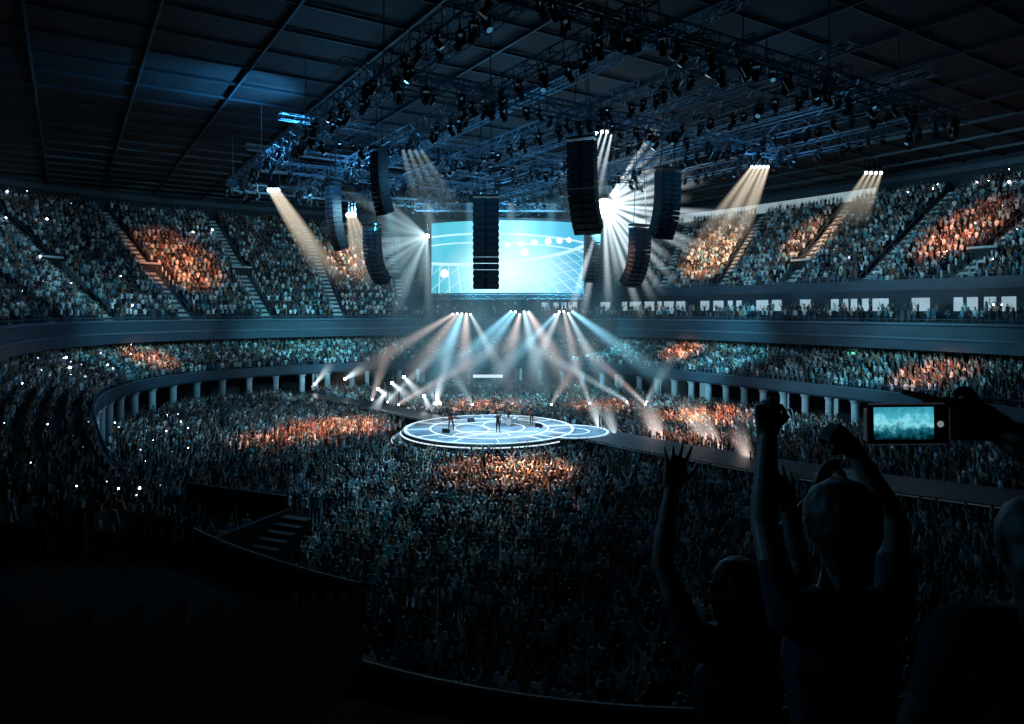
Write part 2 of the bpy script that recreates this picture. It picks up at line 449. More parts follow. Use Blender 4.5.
for i in range(NV):
    J=base_pose()
    k=i
    if k<4:   # both arms up
        for s,S in((-1,'L'),(1,'R')):
            sp=rnd(0.04,0.16);
            J['el'+S]=(s*(0.2+sp),rnd(0.05,0.18),rnd(1.55,1.68)); J['wr'+S]=(s*(0.16+sp*rnd(0.3,1.3)),rnd(0.1,0.25),rnd(1.83,1.93))
    elif k<7: # one arm up
        J['elR']=(0.27,0.1,1.6);J['wrR']=(0.24,rnd(0.1,0.2),1.87); J['elL']=(-0.27,0.02,1.13);J['wrL']=(-0.2,0.2,1.0)
    elif k<10: # clapping / hands before chest
        for s,S in((-1,'L'),(1,'R')):
            J['el'+S]=(s*0.26,0.1,1.15);J['wr'+S]=(s*0.05,0.3,rnd(1.3,1.5))
    else:
        for s,S in((-1,'L'),(1,'R')):
            J['el'+S]=(s*0.25,rnd(-0.05,0.05),1.13);J['wr'+S]=(s*0.24,rnd(0.0,0.16),0.9)
    J['head']=(rnd(-0.02,0.02),rnd(0,0.04),1.60)
    mb=MB(); human(mb,J)
    for S in'LR': hand_simple(mb,J['wr'+S],Vector(J['wr'+S])-Vector(J['el'+S]))
    female=(i%2==0)
    if female: capsule(mb,(0,-0.03,1.62),(0,-0.05,1.44),0.095,0.06,1,0.8)
    me=remesh(mb,0.027,1,'concertgoer_variant_%02d'%i)
    H=Vector(J['head']); wl=Vector(J['wrL']);wr=Vector(J['wrR']); el=Vector(J['elL']);er=Vector(J['elR'])
    short=(i%3!=0)
    def fn(c,H=H,wl=wl,wr=wr,el=el,er=er,short=short,female=female):
        dh=(c-H).length
        if dh<0.16 and c.z>1.475:
            if c.z>H.z+0.045 or c.y<H.y-0.015: return 1
            return 0
        if female and c.y<-0.06 and c.z>1.40 and abs(c.x)<0.08: return 1
        for w,e in((wl,el),(wr,er)):
            d=(w-e); t=(c-e).dot(d)/d.length_squared
            if t>(0.0 if short else 0.9) and ((c-e)-d*min(t,1.8)).length<0.075: return 0
        if c.z<0.93: return 3
        return 2
    assign(me,[M_skinc,M_hairc,M_shirts if i%2 else M_shirts2,M_trous],fn)
    o=bpy.data.objects.new('concertgoer_variant_%02d'%i,me); crowdcol.objects.link(o)

def instancer(name,pts,rots,scl,var,coll):
    me=bpy.data.meshes.new(name); me.from_pydata([tuple(p) for p in pts],[],[])
    a=me.attributes.new('rot','FLOAT_VECTOR','POINT'); a.data.foreach_set('vector',[c for r in rots for c in r])
    a=me.attributes.new('scl','FLOAT','POINT'); a.data.foreach_set('value',scl)
    a=me.attributes.new('vari','INT','POINT'); a.data.foreach_set('value',var)
    o=bpy.data.objects.new(name,me); scene.collection.objects.link(o)
    ng=bpy.data.node_groups.new(name+'_gn','GeometryNodeTree')
    ng.interface.new_socket('Geometry',in_out='INPUT',socket_type='NodeSocketGeometry')
    ng.interface.new_socket('Geometry',in_out='OUTPUT',socket_type='NodeSocketGeometry')
    N=ng.nodes;L=ng.links
    gi=N.new('NodeGroupInput');go=N.new('NodeGroupOutput');ip=N.new('GeometryNodeInstanceOnPoints')
    ci=N.new('GeometryNodeCollectionInfo'); ci.inputs['Collection'].default_value=coll
    ci.inputs['Separate Children'].default_value=True; ci.inputs['Reset Children'].default_value=True
    def na(n,t):
        q=N.new('GeometryNodeInputNamedAttribute'); q.data_type=t; q.inputs['Name'].default_value=n
        return [s for s in q.outputs if s.enabled and s.name=='Attribute'][0]
    L.new(gi.outputs[0],ip.inputs['Points']);L.new(ci.outputs[0],ip.inputs['Instance'])
    ip.inputs['Pick Instance'].default_value=True
    L.new(na('vari','INT'),ip.inputs['Instance Index']);L.new(na('rot','FLOAT_VECTOR'),ip.inputs['Rotation']);L.new(na('scl','FLOAT'),ip.inputs['Scale'])
    L.new(ip.outputs[0],go.inputs[0])
    m=o.modifiers.new('instances','NODES'); m.node_group=ng
    return o

# ------------------------------------------------------------------ crowd layout
cp=[];cr=[];cs=[];cv=[];tag=[]
STG=Vector((-1.0,61.0))
def addp(p,tg,up=0.45):
    a=math.atan2(STG.y-p[1],STG.x-p[0])-math.pi/2+rnd(-0.35,0.35)
    cp.append(Vector(p));cr.append((0,0,a));cs.append(rnd(0.92,1.07))
    cv.append(random.randrange(0,7) if R()<up else random.randrange(7,NV)); tag.append(tg)
def segdist(p,pts):
    best=1e9;p=Vector(p)
    for a,b in zip(pts[:-1],pts[1:]):
        a=Vector(a);b=Vector(b);ab=b-a;t=max(0,min(1,(p-a).dot(ab)/ab.length_squared));best=min(best,(p-a-ab*t).length)
    return best
def bankz(d):
    if d>-1:return 0.75
    if d>-3:return 0.6
    if d>-5:return 0.45
    if d>-7:return 0.3
    if d>-9:return 0.15
    return 0
y=17.0
while y<104:
    x=-52.0
    while x<52:
        px=x+rnd(-0.24,0.24);py=y+rnd(-0.24,0.24);x+=0.70
        u,v=w2uv(px,py)
        if abs(u)>43 or abs(v)>31: continue
        ph=math.atan2(v,u); r=math.hypot(u,v)
        if r>rad(ph,-0.9): continue
        if math.hypot(px-SC1[0],py-SC1[1])<9.2 or math.hypot(px-SC2[0],py-SC2[1])<4.5: continue
        if segdist((px,py),CATR)<3.0 or segdist((px,py),CATL)<2.1: continue
        if abs(px+3.2)<2.8 and abs(py-91.5)<1.2: continue
        if -18.5<px<-9.5 and 28.5<py<38.5 and (px>-12.8 or py>34): continue
        d=d_at(px,py) if r>rad(ph,-12) else -20
        phd=math.degrees(ph)
        z=bankz(d)
        if not(PH0<phd<PH1): z=0.0
        if R()<0.07: continue
        addp((px,py,z),'floor',0.38)
    y+=0.68
def row(d,z,tg,p0=PH0,p1=PH1,aisles=True,prob=0.93,up=0.4):
    ph=p0
    while ph<p1:
        p=P(ph,d,z); q=P(ph+0.2,d,z); per=(q-p).length/0.2
        if per<1e-4: per=1
        ok=True
        if aisles:
            for a in AISLES:
                dist=abs(a-ph)*per
                if dist<0.95 or (tg=='upper' and a in VOMS and 11<d<15.3 and dist<1.75): ok=False;break
        if ok and R()<prob: addp(P(ph,d+rnd(-0.08,0.08),z),tg,up)
        ph+=rnd(0.54,0.64)/per
for d,z in LROWS: row(d,z,'lower',aisles=False)
row(6.6,10.5,'club',PHS,PH1,aisles=False,prob=0.8);row(7.7,10.95,'club',PHS,PH1,aisles=False,prob=0.7)
for d,z in XROWS: row(d,z,'upper',PH0,PHS,prob=0.94,up=0.35)
for d,z in UROWS: row(d,z,'upper',prob=0.94,up=0.35)
for d,z in NROWS[:12]: row(d,z,'near',-131.5,PH0,aisles=False,prob=0.85,up=0.45)
instancer('concert_crowd',cp,cr,cs,cv,crowdcol)
print('CROWD',len(cp))

# phone torches
M_torch=mat('phone_torch',(1,1,1),0.5,emis=(0.82,0.88,1.0),es=26,sample=False)
M_torch2=mat('phone_torch_violet',(1,1,1),0.5,emis=(0.72,0.6,1.0),es=8,sample=False)
M_torch3=mat('phone_torch_faint',(1,1,1),0.5,emis=(0.65,0.7,1.0),es=1.4,sample=False)
mb=MB();cnt=0
for p,t in zip(cp,tag):
    px=512+690*p.x/p.y; prob=0
    if t=='floor' and px<190 and 22<p.y<66: prob=0.030
    if t=='floor' and 190<=px<290 and 30<p.y<50: prob=0.003
    if t=='near': prob=0.055 if px>0 else 0
    if t=='lower' and px<130: prob=0.035
    if t=='upper' and px<75: prob=0.040
    if t=='upper' and px>895: prob=0.045
    if t=='upper' and 790<px<=895: prob=0.012
    if t=='club' and px>880: prob=0.10
    if t=='upper' and 75<=px<220: prob=0.008
    if R()<prob:
        q=p+Vector((0.2,-0.1,1.95)); s=(0.28+1.35*R()**2.2)*0.0011*p.y
        to=(Vector((0,0,12))-q).normalized()
        mb.box(q-to*0.03,(0.035,0,0),(0,0.008,0),(0,0,0.07),2)
        mb.sph(q+to*0.02,max(0.015,s),8,random.choice((0,0,1,3)));cnt+=1
mb.obj('phone_torches',[M_torch,M_torch2,M_black,M_torch3])

# ------------------------------------------------------------------ ceiling rig
def truss(mb,p,q,w=0.9,bay=1.1,t=0.08,m=0):
    p=Vector(p);q=Vector(q);d=q-p;L=d.length;d/=L
    s=Vector((-d.y,d.x,0)).normalized()*w/2
    up=Vector((0,0,w/2))
    cs_=[s+up,s-up,-s-up,-s+up]
    for c in cs_: mb.bar(p+c,q+c,t,m)
    n=max(1,int(L/bay))
    for i in range(n):
        a=p+d*L*i/n;b=p+d*L*(i+1)/n
        for k in range(4):
            c0,c1=cs_[k],cs_[(k+1)%4]
            if i%2: c0,c1=c1,c0
            mb.bar(a+c0,b+c1,t*0.5,m)
        mb.bar(a+cs_[0],a+cs_[1],t*0.5,m);mb.bar(a+cs_[2],a+cs_[3],t*0.5,m)
mb=MB();fixp=[]
ZR=24.5
def W(u,v,z): x,y=uv2w(u,v); return Vector((x,y,z))
for v in(-17,-10.5,-3.5,3.5,10.5,17): 
    truss(mb,W(-27,v,ZR),W(26,v,ZR),0.85,1.1)
    for i in range(52): fixp.append(W(-26+52*i/51+rnd(-.4,.4),v+random.choice((-0.4,0.4)),ZR-0.45))
for u in(-26,-14,0,13,25):
    truss(mb,W(u,-17,ZR-0.2),W(u,17,ZR-0.2),0.85,1.1)
    for i in range(30): fixp.append(W(u+random.choice((-0.4,0.4)),-16+32*i/29+rnd(-.3,.3),ZR-0.65))
for v in(-13,-4.5,4.5,13): truss(mb,W(-27,v,ZR+1.9),W(27,v,ZR+1.9),0.5,0.8,0.06)
for u in(-20,-7,7,19): truss(mb,W(u,-17,ZR+2.6),W(u,18,ZR+2.6),0.5,0.8,0.06)
truss(mb,(-11,78,23.6),(11,78,23.6),0.8,1.0)
truss(mb,(-9,78.6,13.5),(8.5,78.6,13.5),0.5,0.8,0.06)
for x in(-8.6,8.2): mb.bar((x,79.6,13.7),(x,79.6,14.6),0.08)
for i in range(14): fixp.append(Vector((-8.5+i*1.27,78.6,13.2)))
for u in(-26,-14,0,13,25):
    for v in(-17,-10.5,-3.5,3.5,10.5,17): mb.bar(W(u,v,ZR),W(u,v,29.4),0.05)
for x in(-8,0,8): mb.bar((x,78,24),(x,78,29.4),0.05)
mb.obj('lighting_truss_rig',M_truss)
def fixture_mesh(mb,lens=1):
    mb.box((0,0,-0.08),(0.17,0,0),(0,0.15,0),(0,0,0.08),0)
    mb.bar((0,0,0.0),(0,0,0.3),0.05,0)
    for s in(-1,1): mb.box((s*0.2,0,-0.38),(0.025,0,0),(0,0.06,0),(0,0,0.24),0)
    mb.cyl((0,0.16,-0.28),(0,-0.2,-0.72),0.11,0.17,12,0)
    mb.cyl((0,-0.2,-0.72),(0,-0.21,-0.735),0.14,0.14,12,lens)
M_lens=mat('lens_blue',(0.1,0.2,0.25),0.2,emis=(0.12,0.45,0.75),es=0.35,sample=False)
M_lens0=mat('lens_dark',(0.02,0.04,0.05),0.1)
fcol=bpy.data.collections.new('moving_head_variants')
for i,ml in enumerate((M_lens0,M_lens0,M_lens)):
    mb=MB();fixture_mesh(mb)
    me=bpy.data.meshes.new('moving_head_%d'%i);me.from_pydata(mb.v,[],mb.f);me.materials.append(M_fix);me.materials.append(ml)
    me.polygons.foreach_set('material_index',mb.m)
    fcol.objects.link(bpy.data.objects.new('moving_head_%d'%i,me))
instancer('moving_head_lights',fixp,[(0,0,rnd(0,6.28)) for _ in fixp],[rnd(0.75,1.15) for _ in fixp],[random.choice((0,0,0,1,2)) for _ in fixp],fcol)

# ------------------------------------------------------------------ line arrays
M_spk=mat('speaker_cabinet',(0.014,0.024,0.034),0.5,noise=0.2,nscale=2)
M_grl=mat('speaker_grille',(0.06,0.10,0.14),0.6,bump=0.3,nscale=30)
def line_array(x,y,ztop,length,width,yaw,curve=0.35,n=14):
    mb=MB(); h=length/n; a=0.0; pos=Vector((0,0,0))
    mb.box((0,0,0.25),(width*0.52,0,0),(0,0.45,0),(0,0,0.08),0)
    for s in(-0.4,0.4): mb.bar((s*width,0,0.3),(s*width*0.3,0,29.4-ztop),0.06,0)
    for i in range(n):
        a=curve*(i/(n-1))**2
        dn=Vector((0,math.sin(a),-math.cos(a))); fw=Vector((0,-math.cos(a),-math.sin(a)))
        c=pos+dn*h/2
        mb.box(c,(width/2,0,0),fw*0.45,dn*(h/2*0.93),0)
        mb.box(c+fw*0.46,(width/2*0.94,0,0),fw*0.02,dn*(h/2*0.78),1)
        mb.box(c+fw*0.485,(width*0.06,0,0),fw*0.015,dn*(h/2*0.7),0)
        for s in(-1,1): mb.box(c+Vector((s*width*0.51,0,0)),(0.03,0,0),fw*0.3,dn*(h/2*0.5),0)
        pos=pos+dn*h
    o=mb.obj('line_array_speaker',[M_spk,M_grl]); o.location=(x,y,ztop); o.rotation_euler=(0,0,yaw)
def ppos(px,py,Y): return ((px-512)/690*Y, Y, 12-(py-310)/690*Y)
for px,py,Y,lpx,wpx,yaw,cv_ in((486,199,58,90,25,0.0,0.12),(582,142,46,92,28,-0.45,0.7),(668,172,50,66,26,0.6,0.5),(640,228,62,60,22,0.6,0.8),
        (333,186,60,64,13,-0.7,0.5),(379,152,50,62,14,-0.7,0.4),(372,228,64,58,17,-0.6,0.9),(592,232,66,50,14,0.3,0.3)):
    X,YY,Z=ppos(px,py,Y); line_array(X,YY,Z,lpx*Y/690,wpx*Y/690,yaw,cv_)

# ------------------------------------------------------------------ LED screen
def screen_mat():
    m=bpy.data.materials.new('led_screen'); m.use_nodes=True;nt=m.node_tree;N=nt.nodes;L=nt.links
    b=N['Principled BSDF'];b.inputs['Base Color'].default_value=(0.02,0.03,0.04,1);b.inputs['Roughness'].default_value=0.5
    uv=N.new('ShaderNodeUVMap');uv.uv_map='UVMap'
    sx=N.new('ShaderNodeSeparateXYZ');L.new(uv.outputs[0],sx.inputs[0])
    def math_(op,a,b_=None):
        n=N.new('ShaderNodeMath');n.operation=op
        for i,v in enumerate((a,b_)):
            if v is None: continue
            if isinstance(v,(int,float)): n.inputs[i].default_value=v
            else: L.new(v,n.inputs[i])
        return n.outputs[0]
    def dist(cx,cy,sx_=1,sy_=1):
        a=math_('MULTIPLY',math_('SUBTRACT',sx.outputs[0],cx),sx_);b_=math_('MULTIPLY',math_('SUBTRACT',sx.outputs[1],cy),sy_)
        return math_('SQRT',math_('ADD',math_('MULTIPLY',a,a),math_('MULTIPLY',b_,b_)))
    ramp=N.new('ShaderNodeValToRGB');e=ramp.color_ramp.elements
    e[0].position=0;e[0].color=(0.05,0.42,0.54,1);e[1].position=1;e[1].color=(0.03,0.36,0.60,1)
    for p_,c_ in((0.22,(0.10,0.56,0.68,1)),(0.42,(0.40,0.90,0.98,1)),(0.62,(0.14,0.62,0.80,1))):
        q=e.new(p_);q.color=c_
    L.new(sx.outputs[0],ramp.inputs[0])
    g=N.new('ShaderNodeMapRange');L.new(dist(0.52,0.28,1.0,0.8),g.inputs[0]);g.inputs[1].default_value=0.46;g.inputs[2].default_value=0.0;g.inputs[3].default_value=0;g.inputs[4].default_value=0.95
    mx=N.new('ShaderNodeMixRGB');L.new(g.outputs[0],mx.inputs[0]);L.new(ramp.outputs[0],mx.inputs[1]);mx.inputs[2].default_value=(0.85,1.05,1.08,1)
    an=N.new('ShaderNodeMath');an.operation='ARCTAN2';L.new(math_('SUBTRACT',sx.outputs[1],1.6),an.inputs[0]);L.new(math_('SUBTRACT',sx.outputs[0],0.1),an.inputs[1])
    l2=math_('LESS_THAN',math_('FRACT',math_('MULTIPLY',an.outputs[0],20)),0.13)
    dd=dist(1.3,-0.6,1.0,1.0); l1=math_('LESS_THAN',math_('FRACT',math_('MULTIPLY',dd,9)),0.07)
    edge=dist(0.25,1.35,0.9,1.0)     # lines only below a sweeping curve
    low=math_('GREATER_THAN',edge,0.95)
    lines=math_('MULTIPLY',math_('MULTIPLY',math_('MAXIMUM',l1,l2),low),0.5)
    l5=math_('LESS_THAN',math_('ABSOLUTE',math_('SUBTRACT',edge,0.95)),0.02)
    l3=math_('LESS_THAN',math_('ABSOLUTE',math_('SUBTRACT',dist(0.3,-0.9,0.8,1.0),1.72)),0.014)
    l4=math_('LESS_THAN',math_('ABSOLUTE',math_('SUBTRACT',dist(0.3,-0.9,0.8,1.0),1.60)),0.010)
    lines=math_('MAXIMUM',lines,math_('MULTIPLY',math_('MAXIMUM',math_('MAXIMUM',l3,l4),l5),0.65))
    mx2=N.new('ShaderNodeMixRGB');L.new(lines,mx2.inputs[0]);L.new(mx.outputs[0],mx2.inputs[1]);mx2.inputs[2].default_value=(0.75,1.05,1.08,1)
    dots=None
    for cx,cy,r in((0.5,0.66,0.03),(0.58,0.68,0.035),(0.66,0.70,0.042),(0.745,0.72,0.045),(0.82,0.735,0.042),(0.885,0.75,0.038),(0.10,0.28,0.06),(0.6,0.56,0.05)):
        t=math_('LESS_THAN',dist(cx,cy,2.1,1.0),r); dots=t if dots is None else math_('MAXIMUM',dots,t)
    mx3=N.new('ShaderNodeMixRGB');L.new(dots,mx3.inputs[0]);L.new(mx2.outputs[0],mx3.inputs[1]);mx3.inputs[2].default_value=(1.3,1.3,1.3,1)
    L.new(mx3.outputs[0],b.inputs['Emission Color']);b.inputs['Emission Strength'].default_value=1.05
    return m
scr=empty('curved_video_screen',(0,0,0))
n=40;Wd=18.0;half=math.radians(36);Rr=Wd/2/math.sin(half);cxs,cys=-0.5,78.5+Rr
zb,zt=13.95,22.2
vs=[]
for i in range(n+1):
    a=-half+2*half*i/n; x=cxs+Rr*math.sin(a);yv=cys-Rr*math.cos(a)
    vs+=[(x,yv,zb),(x,yv,zt)]
fs=[(2*i,2*i+2,2*i+3,2*i+1) for i in range(n)]
o=newobj('led_panel',vs,fs,screen_mat(),parent=scr)
ul=o.data.uv_layers.new(name='UVMap')
for lp in o.data.loops:
    i=lp.vertex_index; ul.data[lp.index].uv=((i//2)/n,(i%2))
mb=MB()
for i in range(n):
    a0=-half+2*half*i/n;a1=-half+2*half*(i+1)/n
    for r0,r1,z0,z1 in((Rr+0.06,Rr-0.7,zt,zt+0.3),(Rr+0.06,Rr-0.7,zb-0.3,zb),(Rr-0.05,Rr-0.7,zb,zt)):
        q=[]
        for z in(z0,z1):
            for r,a in((r0,a0),(r0,a1),(r1,a1),(r1,a0)): q.append((cxs+r*math.sin(a),cys-r*math.cos(a),z))
        mb.add(q,[(0,1,5,4),(1,2,6,5),(2,3,7,6),(3,0,4,7),(0,3,2,1),(4,5,6,7)])
for x in(-6,0,6): mb.bar((x,79.3,zt+0.3),(x,79.0,24.2),0.07)
mb.obj('screen_frame',M_black,parent=scr)

# ------------------------------------------------------------------ performers and instruments
M_perf=mat('performer_black',(0.015,0.015,0.02),0.7)
M_skinp=mat('performer_skin',(0.5,0.32,0.23),0.6)
M_guit=mat('guitar_body',(0.25,0.05,0.03),0.3)
M_cym=mat('cymbal_brass',(0.7,0.55,0.2),0.3,0.9)
M_drum=mat('drum_shell',(0.6,0.62,0.65),0.3,0.2)
def performer(name,loc,yaw,pose,guitar=False):
    e=empty(name,loc);e.rotation_euler=(0,0,yaw)
    J=base_pose();J.update(pose);mb=MB();human(mb,J,True)
    for S in'LR': hand_simple(mb,J['wr'+S],Vector(J['wr'+S])-Vector(J['el'+S]))
    me=remesh(mb,0.018,1,'body');H=Vector(J['head'])
    assign(me,[M_perf,M_skinp],lambda c:1 if ((c-H).length<0.14 and c.y>H.y-0.01 and c.z<H.z+0.05) or min((c-Vector(J['wrL'])).length,(c-Vector(J['wrR'])).length)<0.12 else 0)
    o=bpy.data.objects.new('body',me);scene.collection.objects.link(o);o.parent=e
    if guitar:
        g=MB(); g.sph((0.06,0.2,1.02),0.19,16,0,(1,0.22,0.85)); g.sph((-0.1,0.21,1.08),0.14,16,0,(1,0.28,0.85))
        g.bar((-0.15,0.22,1.1),(-0.72,0.24,1.32),0.05,1); g.box((-0.78,0.24,1.345),(0.08,0,0.03),(0,0.012,0),(-0.01,0,0.04),1)
        g.obj('guitar',[M_guit,M_perf],parent=e)
    return e
performer('guitarist',(-5.3,60.0,SZ),math.radians(170),dict(elR=(0.3,0.02,1.14),wrR=(0.12,0.2,1.08),elL=(-0.32,0.1,1.2),wrL=(-0.42,0.24,1.25),knL=(-0.2,0.06,0.5),anL=(-0.26,0,0.08),anR=(0.22,0,0.08),knR=(0.17,0.05,0.5)),True)
performer('singer',(-1.2,58.6,SZ),math.radians(190),dict(elR=(0.3,0.1,1.25),wrR=(0.12,0.22,1.48),elL=(-0.35,0.05,1.55),wrL=(-0.42,0.08,1.83)))
performer('bass_player',(1.8,63.0,SZ),math.radians(150),dict(elR=(0.3,0.02,1.14),wrR=(0.12,0.2,1.08),elL=(-0.32,0.1,1.2),wrL=(-0.42,0.24,1.25)),True)
dx,dy=-0.3,62.6
performer('drummer',(dx,dy+0.85,SZ),math.pi,dict(hip=(0,0,0.58),chest=(0,0.04,0.9),neck=(0,0.06,1.11),head=(0,0.1,1.24),shL=(-0.18,0.04,1.05),shR=(0.18,0.04,1.05),
    elL=(-0.3,0.15,0.85),wrL=(-0.2,0.42,0.95),elR=(0.32,0.15,0.95),wrR=(0.28,0.4,1.15),knL=(-0.25,0.42,0.55),anL=(-0.25,0.42,0.08),knR=(0.25,0.42,0.55),anR=(0.25,0.42,0.08)))
dk=empty('drum_kit',(dx,dy,SZ));mb=MB()
mb.cyl((0,-0.55,0.3),(0,-0.1,0.3),0.3,0.3,24,0);mb.cyl((0,-0.56,0.3),(0,-0.55,0.3),0.28,0.28,24,2)
for x,y_,z_,r in((-0.25,-0.3,0.72,0.16),(0.22,-0.3,0.72,0.17),(0.62,0.1,0.45,0.22),(-0.45,0.15,0.6,0.18)):
    mb.cyl((x,y_,z_-0.13),(x,y_,z_+0.1),r,r,18,0);mb.cyl((x,y_,z_+0.1),(x,y_,z_+0.105),r*0.97,r*0.97,18,2)
    for k in range(3): t=k*2.1; mb.bar((x+r*math.cos(t),y_+r*math.sin(t),z_-0.1),(x+r*1.3*math.cos(t),y_+r*1.3*math.sin(t),0),0.025,1)
for x,y_,z_,r in((-0.75,-0.2,1.2,0.27),(0.75,-0.25,1.25,0.28),(-0.8,0.25,0.9,0.2),(0.3,-0.6,1.4,0.24)):
    mb.cyl((x,y_,z_),(x,y_,z_+0.03),r,0.05,20,3);mb.bar((x,y_,0),(x,y_,z_),0.025,1)
    for k in range(3): t=k*2.1+.5; mb.bar((x,y_,0.3),(x+.25*math.cos(t),y_+.25*math.sin(t),0.01),0.02,1)
mb.cyl((0,0.85,0.4),(0,0.85,0.5),0.17,0.17,14,1);mb.bar((0,0.85,0),(0,0.85,0.4),0.05,1)
M_head=mat('drum_head',(0.85,0.85,0.85),0.5)
mb.obj('drums',[M_drum,M_truss,M_head,M_cym],parent=dk)
def monitor(x,y_,yaw):
    mb=MB();mb.add([(-.3,-.2,0),(.3,-.2,0),(.3,.2,0),(-.3,.2,0),(-.3,-.2,.12),(.3,-.2,.12),(.3,.12,.36),(-.3,.12,.36),(.3,.2,.34),(-.3,.2,.34)],[(0,3,2,1),(0,1,5,4),(4,5,6,7),(7,6,8,9),(9,8,2,3),(1,2,8,6,5),(0,4,7,9,3)])
    o=mb.obj('stage_monitor',M_black);o.location=(x,y_,SZ);o.rotation_euler=(0,0,yaw)
for x,y_,a in((-5.6,58.6,3.0),(2.4,61.2,2.6),(-3.8,64.2,0.4)): monitor(x,y_,a)
mb=MB();mb.bar((-0.95,58.35,SZ),(-0.95,58.35,SZ+1.5),0.025);mb.cyl((-0.95,58.35,SZ),(-0.95,58.35,SZ+0.02),0.15,0.14,16);mb.sph((-1.0,58.4,SZ+1.53),0.04,8)
mb.obj('microphone_stand',M_truss)

# ------------------------------------------------------------------ beams of light in haze (emitting haze volumes)
_bm={}
def beam_mat(col,s):
    k=(col,round(s,3))
    if k in _bm:return _bm[k]
    m=bpy.data.materials.new('haze_beam');m.use_nodes=True;nt=m.node_tree;N=nt.nodes;L=nt.links
    N.remove(N['Principled BSDF']);out=N['Material Output']
    em=N.new('ShaderNodeEmission');em.inputs[0].default_value=(*col,1)
    tc=N.new('ShaderNodeTexCoord');sp=N.new('ShaderNodeSeparateXYZ');L.new(tc.outputs['Object'],sp.inputs[0])
    def mt(op,a,b):
        n=N.new('ShaderNodeMath');n.operation=op
        for i,v in enumerate((a,b)):
            if isinstance(v,(int,float)):n.inputs[i].default_value=v
            else:L.new(v,n.inputs[i])
        return n.outputs[0]
    z=sp.outputs[2]; one=mt('MAXIMUM',mt('SUBTRACT',1.0,z),0.0)
    f=mt('DIVIDE',mt('POWER',one,1.3),mt('ADD',z,0.08))
    rr=mt('ADD',mt('MULTIPLY',z,0.82),0.18)
    r2=mt('DIVIDE',mt('ADD',mt('MULTIPLY',sp.outputs[0],sp.outputs[0]),mt('MULTIPLY',sp.outputs[1],sp.outputs[1])),mt('MULTIPLY',rr,rr))
    soft=mt('MAXIMUM',mt('SUBTRACT',1.0,r2),0.0)
    f=mt('MULTIPLY',f,mt('MULTIPLY',soft,soft))
    L.new(mt('MULTIPLY',f,s*1.7),em.inputs[1]);L.new(em.outputs[0],out.inputs['Volume'])
    try: m.cycles.volume_step_rate=4.0
    except Exception as ex: pass
    _bm[k]=m;return m
beams=empty('stage_light_beams')
def cone_mesh(r0):
    n=12;vs=[];
    for z,r in((0,r0),(1,1)):
        for i in range(n):
            t=2*math.pi*i/n;vs.append((math.cos(t)*r,math.sin(t)*r,z))
    fs=[(i,(i+1)%n,n+(i+1)%n,n+i) for i in range(n)]+[tuple(range(n-1,-1,-1)),tuple(range(n,2*n))]
    me=bpy.data.meshes.new('beam');me.from_pydata(vs,[],fs);return me
WHITE=(0.80,0.93,1.0);WARM=(1.0,0.86,0.66);CYAN=(0.30,0.75,1.0);PALE=(0.60,0.86,0.95);ROSE=(1.0,0.80,0.74)
def beam(p,q,r1,col=WHITE,b=0.5,r0=0.12):
    p=Vector(p);q=Vector(q);L=(q-p).length
    r1*=1.25
    me=cone_mesh(0.2);me.materials.append(beam_mat(col,round(b/(2*r1),3)))
    o=bpy.data.objects.new('beam',me);scene.collection.objects.link(o)
    o.rotation_mode='QUATERNION';o.rotation_quaternion=(q-p).to_track_quat('Z','Y')
    o.location=p;o.scale=(r1,r1,L);o.parent=beams
M_src=mat('lamp_lens_white',(1,1,1),0.4,emis=(0.9,0.96,1.0),es=16,sample=False)
srcs=MB()
def src(p,r=0.2):
    p=Vector(p); srcs.sph(p,r,12,0); srcs.cyl(p+Vector((0,0.0,0.1)),p+Vector((0,0.3,0.75)),r*1.15,r*0.8,12,1); srcs.bar(p+Vector((0,0.25,0.6)),p+Vector((0,0.3,1.3)),0.08,1)
def pw(px,py,Y): return Vector(ppos(px,py,Y))
for k in range(4):
    a=pw(269+k*3,190,57); beam(a,pw(322+k*9,278+k*4,66),0.8,WARM,0.5); src(a,0.15)
for k in range(3):
    a=pw(348+k*3,215,66); beam(a,pw(360+k*14,288,74),1.0,WARM,0.42); src(a,0.2)
for k in range(4):
    a=pw(403+k*6,150,48); beam(a,pw(424+k*15,228,54),0.8,PALE,0.13)
for k in range(4):
    a=pw(597+k*5,132,48); beam(a,pw(570+k*9,200,52),0.36,WHITE,0.9); src(a,0.1)
for k in range(5):
    a=pw(752+k*4,167,54); beam(a,pw(696+k*11,244+(k%2)*8,64),0.75,WARM,0.5); src(a,0.1)
for k in range(4):
    a=pw(866+k*5,173,57); beam(a,pw(834+k*9,226,62),0.65,WARM,0.4); src(a,0.12)
a=pw(604,205,66); src(a,0.9)
for k in range(20):
    t=math.radians(-108+k*8.6+rnd(-2,2)); L=rnd(7.5,13)
    beam(a,a+Vector((math.cos(t)*L,rnd(-3,1),math.sin(t)*L)),0.55,WHITE,1.6,0.08)
a=pw(427,236,72);src(a,0.25)
for k in range(13):
    t=math.radians(140+k*11+rnd(-3,3)); L=rnd(5.5,10.5)
    beam(a,a+Vector((math.cos(t)*L,rnd(-2,2),math.sin(t)*L)),0.85,PALE,0.50,0.08)
